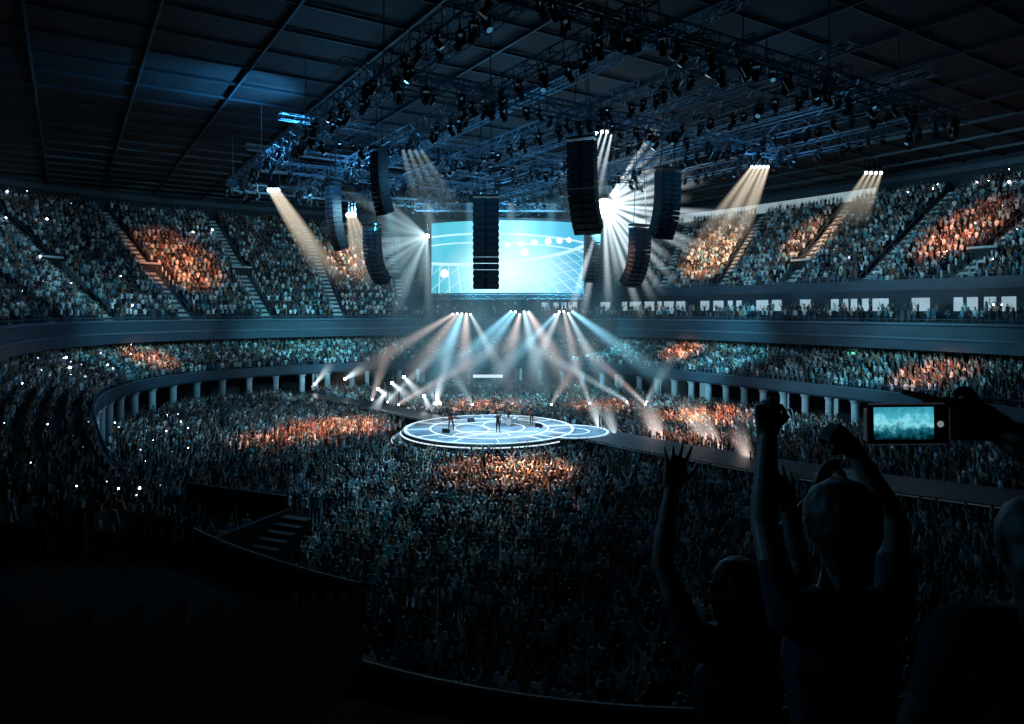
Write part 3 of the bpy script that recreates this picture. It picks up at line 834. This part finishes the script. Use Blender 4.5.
# loose spray of beams between the far balcony and the stage
for px,py,Y,tgs in((462,314,97,(-19,-12,-7,-3.5,2)),(520,313,98,(-10,-5.5,-1,3.5,8)),(564,313,97,(-4,1,6,10,15))):
    for j,tx in enumerate(tgs):
        a=pw(px-9+j*4.4,py+rnd(-2,2),Y); beam(a,(tx+rnd(-2,2),rnd(60,72),rnd(2,4.5)),rnd(1.1,2.2),random.choice((CYAN,WHITE,PALE,ROSE)),rnd(0.16,0.42),0.1); src(a,0.12)
for k in range(7):
    a=Vector((-13+k*4.3,71,23)); beam(a,(-6.5+k*2.0,62,2.0),2.4,(CYAN,PALE)[k%2],0.10,0.3)
# low beams rising from round the stage
for x0,y0,x1,z1,b in((-13,72,-1,14,.30),(-11.5,70,5,12,.26),(-8,71,-4,15,.22),(12,72,-6,13,.30),(13.5,70,1,14,.26),(8,71,3,15,.22),(-15,74,-12,10,.3),(14,72,17,9,.24),(-4,70,-9,11,.2),(4,70,9,11,.2)):
    beam((x0,y0,2.5),(x1,y0-3,z1),1.2,random.choice((PALE,WHITE,ROSE)),b,0.1); src((x0,y0,2.4),0.09)
for px,py,tx,ty in((315,384,333,362),(345,379,366,366),(378,389,400,404),(392,383,414,402),(404,377,427,402),(436,408,442,378),(440,411,428,386),(424,396,436,424),(384,394,372,414)):
    Y=88 if px<330 else (84 if px<360 else 74); a=pw(px,py,Y); a.z=max(a.z,2.0); beam(a,pw(tx,ty,Y-3),0.85,WHITE,0.9,0.1); src(a,0.17)
for px,py,tx,ty,Y in((603,400,618,446,64),(640,397,660,449,62),(650,400,664,446,62),(678,397,716,456,60),(692,399,725,455,60),(735,425,752,470,52),(590,395,600,430,66)):
    beam(pw(tx,ty,Y-4),pw(px,py,Y),1.0,ROSE if px>630 else WHITE,0.95,0.1); src(pw(tx,ty,Y-4),0.09)
srcs.obj('stage_spotlights',[M_src,M_fix])

# glowing haze pockets where many beams cross
def haze(name,c,r,col,s):
    m=bpy.data.materials.new(name);m.use_nodes=True;nt=m.node_tree;N=nt.nodes;L=nt.links
    N.remove(N['Principled BSDF']);em=N.new('ShaderNodeEmission');em.inputs[0].default_value=(*col,1)
    tc=N.new('ShaderNodeTexCoord');vm=N.new('ShaderNodeVectorMath');vm.operation='DOT_PRODUCT';L.new(tc.outputs['Object'],vm.inputs[0]);L.new(tc.outputs['Object'],vm.inputs[1])
    a=N.new('ShaderNodeMath');a.operation='SUBTRACT';a.inputs[0].default_value=1.0;L.new(vm.outputs['Value'],a.inputs[1]);a.use_clamp=True
    b=N.new('ShaderNodeMath');b.operation='POWER';L.new(a.outputs[0],b.inputs[0]);b.inputs[1].default_value=2.0
    d=N.new('ShaderNodeMath');d.operation='MULTIPLY';L.new(b.outputs[0],d.inputs[0]);d.inputs[1].default_value=s
    L.new(d.outputs[0],em.inputs[1]);L.new(em.outputs[0],N['Material Output'].inputs['Volume'])
    try: m.cycles.volume_step_rate=3.0
    except Exception: pass
    q=MB();q.sph((0,0,0),1,24);o=q.obj('haze_pocket',m,parent=beams);o.location=c;o.scale=r
haze('haze_over_stage',(-0.5,70,8.5),(20,13,9),(0.25,0.72,1.0),0.0100)
haze('haze_at_screen',(0,70,17),(19,7,10),(0.20,0.68,1.0),0.0075)
haze('haze_at_burst',(10,66,21),(7,4,7),(0.55,0.88,1.0),0.036)
haze('haze_at_left_burst',(-11,71,19),(7,4,7),(0.45,0.85,1.0),0.018)

# ------------------------------------------------------------------ light sources: show spots and added fills
def spot(p,q,pw_,col,ang,blend=1.0,r=0.4,name='spot_lamp'):
    l=bpy.data.lights.new(name,'SPOT');l.energy=pw_;l.color=col;l.spot_size=math.radians(ang);l.spot_blend=blend;l.shadow_soft_size=r
    o=bpy.data.objects.new(name,l);scene.collection.objects.link(o);o.location=p
    o.rotation_mode='QUATERNION';o.rotation_quaternion=(Vector(q)-Vector(p)).to_track_quat('-Z','Y');return o
TEAL=(0.17,0.62,1.0);NEUT=(0.33,0.77,1.0);ORG=(1.0,0.30,0.10);AMB=(1.0,0.56,0.30);CYN=(0.16,0.78,1.0)
for x,y_ in((-10,52),(8,52),(-8,72),(6,72)): spot((x,y_,23),(-1.5,61,1.6),9500,(0.85,0.95,1),28,0.6)
# floor wash
spot((0,63,23.5),(-1,63,0),21000,TEAL,98)
spot((-14,66,23),(-19,62,0),13000,NEUT,75); spot((12,62,23),(16,66,0),10000,NEUT,66)
spot((-3,52,23),(-4,46,0),23000,NEUT,56)
spot((0,72,23),(0,86,0),19000,CYN,75)
spot((-5,46,23),(-5,37,0),7500,NEUT,48)
# warm floor patches
spot((-12,56,23),(-16,62,1),100000,ORG,29);spot((-13,58,23),(-19,57,1),45000,ORG,24);spot((-11,60,23),(-15,65,1),52000,AMB,18)
spot((0,52,23),(-0.5,45,1),95000,ORG,28);spot((2,48,23),(1.0,46,1),85000,AMB,20)
spot((14,62,23),(19,68,1),100000,ORG,27);spot((13,62,23),(17,66,1),50000,AMB,15);spot((-3,70,23),(-3,77,1),70000,ORG,32);spot((8,62,23),(15,58,1),45000,ORG,24);spot((10,70,23),(10,76,1),50000,ORG,26)
# bowl washes
for q,e in(((-52,88,18),17000),((-25,108,18),19000),((8,112,18),17000),((33,95,18),23000),((48,72,18),15000),((-44,66,7),2000)):
    s=Vector((q[0]*0.25,57+(q[1]-57)*0.25,21.5)); spot(s,q,e,NEUT,60)
for q,e in(((-28,92,7),34000),((-8,100,7),36000),((10,95,7),30000),((24,82,7),30000),((36,62,7),13000),((-40,76,7),12000)):
    s=Vector((q[0]*0.3,57+(q[1]-57)*0.3,20)); spot(s,q,e,CYN,36)
# added fill light for the concourse columns under the first balcony
for q in((20,80,2.5),(28,66,2.5),(-25,86,2.5)):
    s=Vector((q[0]*0.45,57+(q[1]-57)*0.45,9)); spot(s,q,5000,NEUT,50)
# warm bowl patches
for q,e,a in(((-44,93,18.5),80000,19),((-25,108,20),80000,14),((29,99,20),76000,21),((38,88,21),48000,16),((47,72,20),56000,17),((-40,77,7),60000,13),((21,86,7),66000,13),((35,60,7.5),50000,15),((57,66,23),32000,14)):
    s=Vector((q[0]*0.4,57+(q[1]-57)*0.4,21.5)); spot(s,q,e,ORG if q[1] not in(99,88,108) else AMB,a)
# added blue fill lights for the rig and ceiling
def point(p,e,col,r=0.5,name='rig_fill_light'):
    l=bpy.data.lights.new(name,'POINT');l.energy=e;l.color=col;l.shadow_soft_size=r
    o=bpy.data.objects.new(name,l);scene.collection.objects.link(o);o.location=p
BL=(0.08,0.50,1.0)
for u,v,e in((-18,-8,40),(-18,8,90),(-4,-8,300),(-4,6,440),(8,-12,800),(8,4,600),(18,-6,600),(18,10,520),(-14,14,300)):
    x,y_=uv2w(u,v); point((x,y_,22.2),e,BL)
spot((-14,56,22),(-22,54,29.6),20000,BL,60)
# blue back light added to rim the nearest spectators
spot((3,26,22),(0.8,2,11.3),420,(0.15,0.55,1.0),24)
spot((-14,9,15),(0.72,2,11.4),1000,(0.16,0.58,1.0),9)

# ------------------------------------------------------------------ foreground spectators
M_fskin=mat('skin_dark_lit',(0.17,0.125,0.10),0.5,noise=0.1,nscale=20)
M_fshirt=mat('dark_tshirt',(0.006,0.007,0.010),0.9,noise=0.2,nscale=30,bump=0.2)
M_fshirt2=mat('navy_shirt',(0.008,0.014,0.03),0.9,noise=0.2,nscale=30,bump=0.2)
M_fhair=mat('dark_hair',(0.006,0.006,0.006),0.6,noise=0.3,nscale=60,bump=0.3)
M_fjean=mat('jeans',(0.02,0.03,0.05),0.85)
def hand(mb,wr,f,n,thumb=1,curl=(25,30,25),spread=6,sc=1.0,tcurl=20,curls=None):
    wr=Vector(wr);f=Vector(f).normalized();n=Vector(n);n=(n-f*n.dot(f)).normalized();s=f.cross(n).normalized()*thumb
    for k in range(4):
        o=(-0.030+0.020*k)*sc
        capsule(mb,wr+f*0.012*sc+s*o*0.7,wr+f*0.085*sc+s*o,0.017*sc,0.0135*sc,1,1,n=10)
    L=((0.040,0.026,0.021),(0.046,0.030,0.023),(0.043,0.028,0.022),(0.034,0.021,0.018))  # index..little
    for k in range(4):
        o=(0.030-0.020*k)*sc; base=wr+f*(0.090-(0.008 if k==3 else 0))*sc+s*o
        ang=math.radians(spread*(1.5-k)); d0=(f*math.cos(ang)+s*math.sin(ang)).normalized()
        c=curls[k] if curls else curl
        a=0;p=base
        for j in range(3):
            a+=math.radians(c[j]*rnd(0.85,1.15))
            dd_=(d0*math.cos(a)+n*math.sin(a)).normalized()
            q=p+dd_*L[k][j]*sc
            capsule(mb,p,q,(0.0092-0.0009*j)*sc,(0.0085-0.0009*j)*sc,n=8); p=q
    p=wr+f*0.028*sc+s*0.026*sc
    a0=(f*0.62+s*0.78+n*0.15).normalized(); q=p+a0*0.042*sc; capsule(mb,p,q,0.014*sc,0.0115*sc,n=8)
    t=math.radians(tcurl); a1=(f*0.85+s*(0.5-math.sin(t))+n*(0.2+math.sin(t))).normalized(); r=q+a1*0.032*sc; capsule(mb,q,r,0.011*sc,0.0095*sc,n=8)
    a2=(f*0.85+s*(0.3-math.sin(t))+n*(0.3+math.sin(t))).normalized(); capsule(mb,r,r+a2*0.026*sc,0.0098*sc,0.0082*sc,n=8)
def FG(name,J,hands,shirt,hairfn,voxel=0.006,sleeve=0.55,hs=1.0,skin=None):
    z0=zterr(d_at(J['feet'][0],J['feet'][1]))
    hip=Vector(J['hip']); fx,fy=J['feet']
    print(name,'stature',Vector(J['head']).z+0.12-z0)
    J['knL']=((hip.x-0.10)*0.5+(fx-0.11)*0.5,(hip.y+fy)/2+0.03,(hip.z+z0)/2);J['knR']=((hip.x+0.10)*0.5+(fx+0.11)*0.5,(hip.y+fy)/2+0.03,(hip.z+z0)/2)
    J['anL']=(fx-0.12,fy,z0+0.08);J['anR']=(fx+0.12,fy,z0+0.08)
    del J['feet']
    e=empty(name)
    mb=MB();human(mb,J,True,hs)
    for h in hands: hand(mb,**h)
    me=remesh(mb,voxel,3,'body');V={k:Vector(v) for k,v in J.items()}
    def fn(c):
        if (c-V['head']).length<0.15 and c.z>V['neck'].z+0.0: return 1
        if (c-V['neck']).length<0.075 and c.z>V['neck'].z-0.03: return 1
        for S in'LR':
            w,e_,s_=V['wr'+S],V['el'+S],V['sh'+S]
            d=w-e_;t=(c-e_).dot(d)/d.length_squared
            if t>-0.1 and ((c-e_)-d*max(0,min(t,2))).length<(0.085 if t<1 else 0.2): return 1
            d=e_-s_;t=(c-s_).dot(d)/d.length_squared
            if t>sleeve and ((c-s_)-d*t).length<0.075: return 1
        if c.z<V['hip'].z-0.02: return 2
        return 0
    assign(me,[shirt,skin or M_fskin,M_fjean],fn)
    o=bpy.data.objects.new('body',me);scene.collection.objects.link(o);o.parent=e
    hb=MB();hairfn(hb,V['head'],V['fwd'].normalized());hm=remesh(hb,0.008,2,'hair');hm.materials.append(M_fhair)
    for v in hm.vertices:
        k=math.sin(v.co.x*140)*math.sin(v.co.y*120+1)*math.sin(v.co.z*60)*0.0022; v.co+=v.normal*k
    o=bpy.data.objects.new('hair',hm);scene.collection.objects.link(o);o.parent=e
    return e
def hair_short(hb,H,f,k=1.0):
    capsule(hb,H+Vector((0,0,0.0))-f*0.025,H+Vector((0,0,0.035))-f*0.012,0.082*k,0.088*k,1.02,1.12,right=Vector((f.y,-f.x,0)),n=18)
    capsule(hb,H-Vector((0,0,0.055))-f*0.045,H-f*0.04,0.055*k,0.075*k,1.1,1,right=Vector((f.y,-f.x,0)),n=18)
def hair_full(hb,H,f):
    hair_short(hb,H,f,1.12)
    capsule(hb,H-Vector((0,0,0.075))-f*0.045,H-Vector((0,0,0.02))-f*0.035,0.058,0.085,1.1,1,right=Vector((f.y,-f.x,0)),n=18)
def hair_long(hb,H,f):
    hair_short(hb,H,f)
    capsule(hb,H-Vector((0,0,0.02))-f*0.05,H-Vector((0,0,0.24))-f*0.075,0.085,0.07,1.1,0.7,right=Vector((f.y,-f.x,0)),n=18)
def S(px,py,Y): return Vector(ppos(px,py,Y))
HA=S(840,525,1.9)
FG('concertgoer_with_raised_fists',dict(fwd=(0,1,0),head=HA,neck=HA+Vector((0,-0.01,-0.135)),shL=S(786,614,1.88),shR=S(894,612,1.88),
    chest=HA+Vector((0.0,0,-0.37)),hip=HA+Vector((0.0,0,-0.70)),feet=(HA.x,1.9),
    elL=S(764,522,2.02),wrL=S(768,434,2.06),elR=S(893,520,2.05),wrR=S(855,450,2.1)),
    [dict(wr=S(768,434,2.06),f=(0.0,0.05,1),n=(0.3,1,0),thumb=-1,curl=(62,75,50),spread=2,tcurl=45,sc=0.9),
     dict(wr=S(855,450,2.1),f=(-0.75,0.1,0.65),n=(-0.3,1,-0.2),thumb=1,curl=(60,70,45),spread=2,tcurl=45,sc=0.9)],M_fshirt2,hair_full,hs=1.05)
HB=S(737,590,2.45)
FG('concertgoer_with_open_hand',dict(fwd=(0,1,0),head=HB,neck=HB+Vector((0,-0.01,-0.135)),shL=S(694,642,2.42),shR=S(786,644,2.42),
    chest=HB+Vector((0,0,-0.36)),hip=HB+Vector((0,0,-0.68)),feet=(HB.x,2.45),
    elL=S(662,560,2.5),wrL=S(672,488,2.5),elR=S(800,565,2.62),wrR=S(788,510,2.65)),
    [dict(wr=S(672,488,2.5),f=(0.18,0.1,1),n=(0.2,1,0.0),thumb=-1,curls=((12,15,10),(18,25,15),(22,30,20),(10,18,12)),spread=11,tcurl=0,sc=0.95),
     dict(wr=S(788,510,2.65),f=(-0.1,0.1,1),n=(0,1,0),thumb=1,curl=(15,20,10),spread=8,tcurl=5,sc=0.95)],M_fshirt,hair_long)
HC=Vector((1.25,0.55,12.02))
wrC=Vector((0.905,1.300,11.787))
FG('concertgoer_filming',dict(fwd=(-0.3,1,0),head=HC,neck=HC+Vector((0,-0.01,-0.135)),shL=HC+Vector((-0.19,-0.02,-0.2)),shR=HC+Vector((0.16,-0.07,-0.2)),
    chest=HC+Vector((0,0,-0.38)),hip=HC+Vector((0,0,-0.72)),feet=(1.25,0.55),
    elL=(1.02,1.02,11.60),wrL=wrC,elR=(1.5,0.55,11.52),wrR=(1.42,0.78,11.65)),
    [dict(wr=wrC,f=(-1.0,0.12,0.10),n=(0.0,-1,0.0),thumb=1,curls=((2,4,6),(2,5,6),(2,5,6),(3,6,8)),spread=6,tcurl=32,sc=0.95),
     dict(wr=(1.42,0.78,11.65),f=(-0.5,0.8,0.2),n=(-0.7,-0.5,0),thumb=1,curl=(30,40,30),spread=4)],M_fshirt,hair_short,voxel=0.005)
ph=empty('smartphone',(0.735,1.285,11.788)); ph.rotation_euler=(0,math.radians(-1),math.radians(-3))
bm=bmesh.new();bmesh.ops.create_cube(bm,size=1)
for v in bm.verts: v.co=Vector((v.co.x*0.152,v.co.y*0.009,v.co.z*0.077))
ed=[e for e in bm.edges if abs(e.verts[0].co.y-e.verts[1].co.y)>0.005]
bmesh.ops.bevel(bm,geom=ed,offset=0.009,segments=5,affect='EDGES')
me=bpy.data.meshes.new('case');bm.to_mesh(me);bm.free()
M_phone=mat('phone_case',(0.22,0.25,0.29),0.3,0.4,emis=(0.5,0.65,0.8),es=0.02);me.materials.append(M_phone)  # faint emission put into the case itself
o=bpy.data.objects.new('case',me);scene.collection.objects.link(o);o.parent=ph
mb=MB();mb.box((0,-0.0050,0),(0.0735,0,0),(0,0.0004,0),(0,0,0.036));mb.obj('bezel',mat('phone_bezel',(0.006,0.006,0.008),0.15),parent=ph)
def phone_screen_mat():
    m=bpy.data.materials.new('phone_screen');m.use_nodes=True;nt=m.node_tree;N=nt.nodes;L=nt.links;b=N['Principled BSDF']
    b.inputs['Base Color'].default_value=(0,0,0,1);b.inputs['Roughness'].default_value=0.15
    tc=N.new('ShaderNodeTexCoord');nz=N.new('ShaderNodeTexNoise');nz.inputs['Scale'].default_value=75;nz.inputs['Detail'].default_value=5
    L.new(tc.outputs['Object'],nz.inputs['Vector'])
    sp=N.new('ShaderNodeSeparateXYZ');L.new(tc.outputs['Object'],sp.inputs[0])
    mr=N.new('ShaderNodeMapRange');L.new(sp.outputs[2],mr.inputs[0]);mr.inputs[1].default_value=-0.03;mr.inputs[2].default_value=0.034
    ad=N.new('ShaderNodeMath');ad.operation='MULTIPLY_ADD';L.new(nz.outputs['Fac'],ad.inputs[0]);ad.inputs[1].default_value=0.9;L.new(mr.outputs[0],ad.inputs[2])
    sc_=N.new('ShaderNodeMath');sc_.operation='MULTIPLY';L.new(ad.outputs[0],sc_.inputs[0]);sc_.inputs[1].default_value=0.62
    r=N.new('ShaderNodeValToRGB');e=r.color_ramp.elements;e[0].position=0.30;e[0].color=(0.0,0.012,0.02,1);e[1].position=0.92;e[1].color=(0.03,0.26,0.36,1)
    q=e.new(0.46);q.color=(0.01,0.14,0.2,1);q=e.new(0.60);q.color=(0.25,0.75,0.85,1);q=e.new(0.72);q.color=(0.06,0.42,0.55,1)
    L.new(sc_.outputs[0],r.inputs[0]);L.new(r.outputs[0],b.inputs['Emission Color']);b.inputs['Emission Strength'].default_value=1.0
    return m
mb=MB();mb.box((-0.008,-0.0056,0.002),(0.054,0,0),(0,0.0003,0),(0,0,0.030));mb.obj('display',phone_screen_mat(),parent=ph)
mb=MB();mb.cyl((0.058,-0.0054,0.0),(0.058,-0.0060,0.0),0.006,0.006,16);mb.obj('shutter_button',mat('ui_grey',(0.5,0.5,0.5),0.5,emis=(0.6,0.7,0.7),es=0.3),parent=ph)
HD=S(832,560,3.3)
FG('concertgoer_clapping',dict(fwd=(0,1,0),head=HD,neck=HD+Vector((0,-0.01,-0.135)),shL=HD+Vector((-0.17,0,-0.19)),shR=HD+Vector((0.17,0,-0.19)),
    chest=HD+Vector((0,0,-0.36)),hip=HD+Vector((0,0,-0.7)),feet=(HD.x,3.3),
    elL=HD+Vector((-0.23,0.1,0.06)),wrL=S(820,490,3.45),elR=HD+Vector((0.23,0.1,0.06)),wrR=S(848,490,3.45)),
    [dict(wr=S(820,490,3.45),f=(0.3,0,1),n=(1,0.3,0),thumb=1,curl=(15,25,20),spread=3),
     dict(wr=S(848,490,3.45),f=(-0.3,0,1),n=(-1,0.3,0),thumb=-1,curl=(15,25,20),spread=3)],M_fshirt,hair_short,voxel=0.009)
HE=S(1040,548,1.5)
FG('concertgoer_watching',dict(fwd=(0,1,0),head=HE,neck=HE+Vector((0,-0.01,-0.135)),shL=HE+Vector((-0.19,0,-0.19)),shR=HE+Vector((0.19,0,-0.19)),
    chest=HE+Vector((0,0,-0.36)),hip=HE+Vector((0,0,-0.7)),feet=(HE.x,1.5),
    elL=HE+Vector((-0.22,0.10,-0.48)),wrL=HE+Vector((-0.08,0.28,-0.42)),elR=HE+Vector((0.22,0.10,-0.48)),wrR=HE+Vector((0.08,0.28,-0.42))),
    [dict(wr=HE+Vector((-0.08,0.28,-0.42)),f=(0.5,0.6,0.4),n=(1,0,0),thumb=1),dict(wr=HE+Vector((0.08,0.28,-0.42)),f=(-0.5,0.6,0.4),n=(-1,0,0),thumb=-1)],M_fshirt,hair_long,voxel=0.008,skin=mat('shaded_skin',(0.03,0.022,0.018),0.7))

# ------------------------------------------------------------------ world + camera
w=bpy.data.worlds.new('world');scene.world=w;w.use_nodes=True
w.node_tree.nodes['Background'].inputs[0].default_value=(0.2,0.45,0.7,1);w.node_tree.nodes['Background'].inputs[1].default_value=0.001
cam=bpy.data.cameras.new('camera');co=bpy.data.objects.new('camera',cam);scene.collection.objects.link(co)
co.location=(0,0,12);co.rotation_euler=(math.radians(90),0,0);cam.sensor_width=36;cam.lens=36*690/1024;cam.shift_y=-52/1024;cam.clip_start=0.05;cam.clip_end=400
scene.camera=co
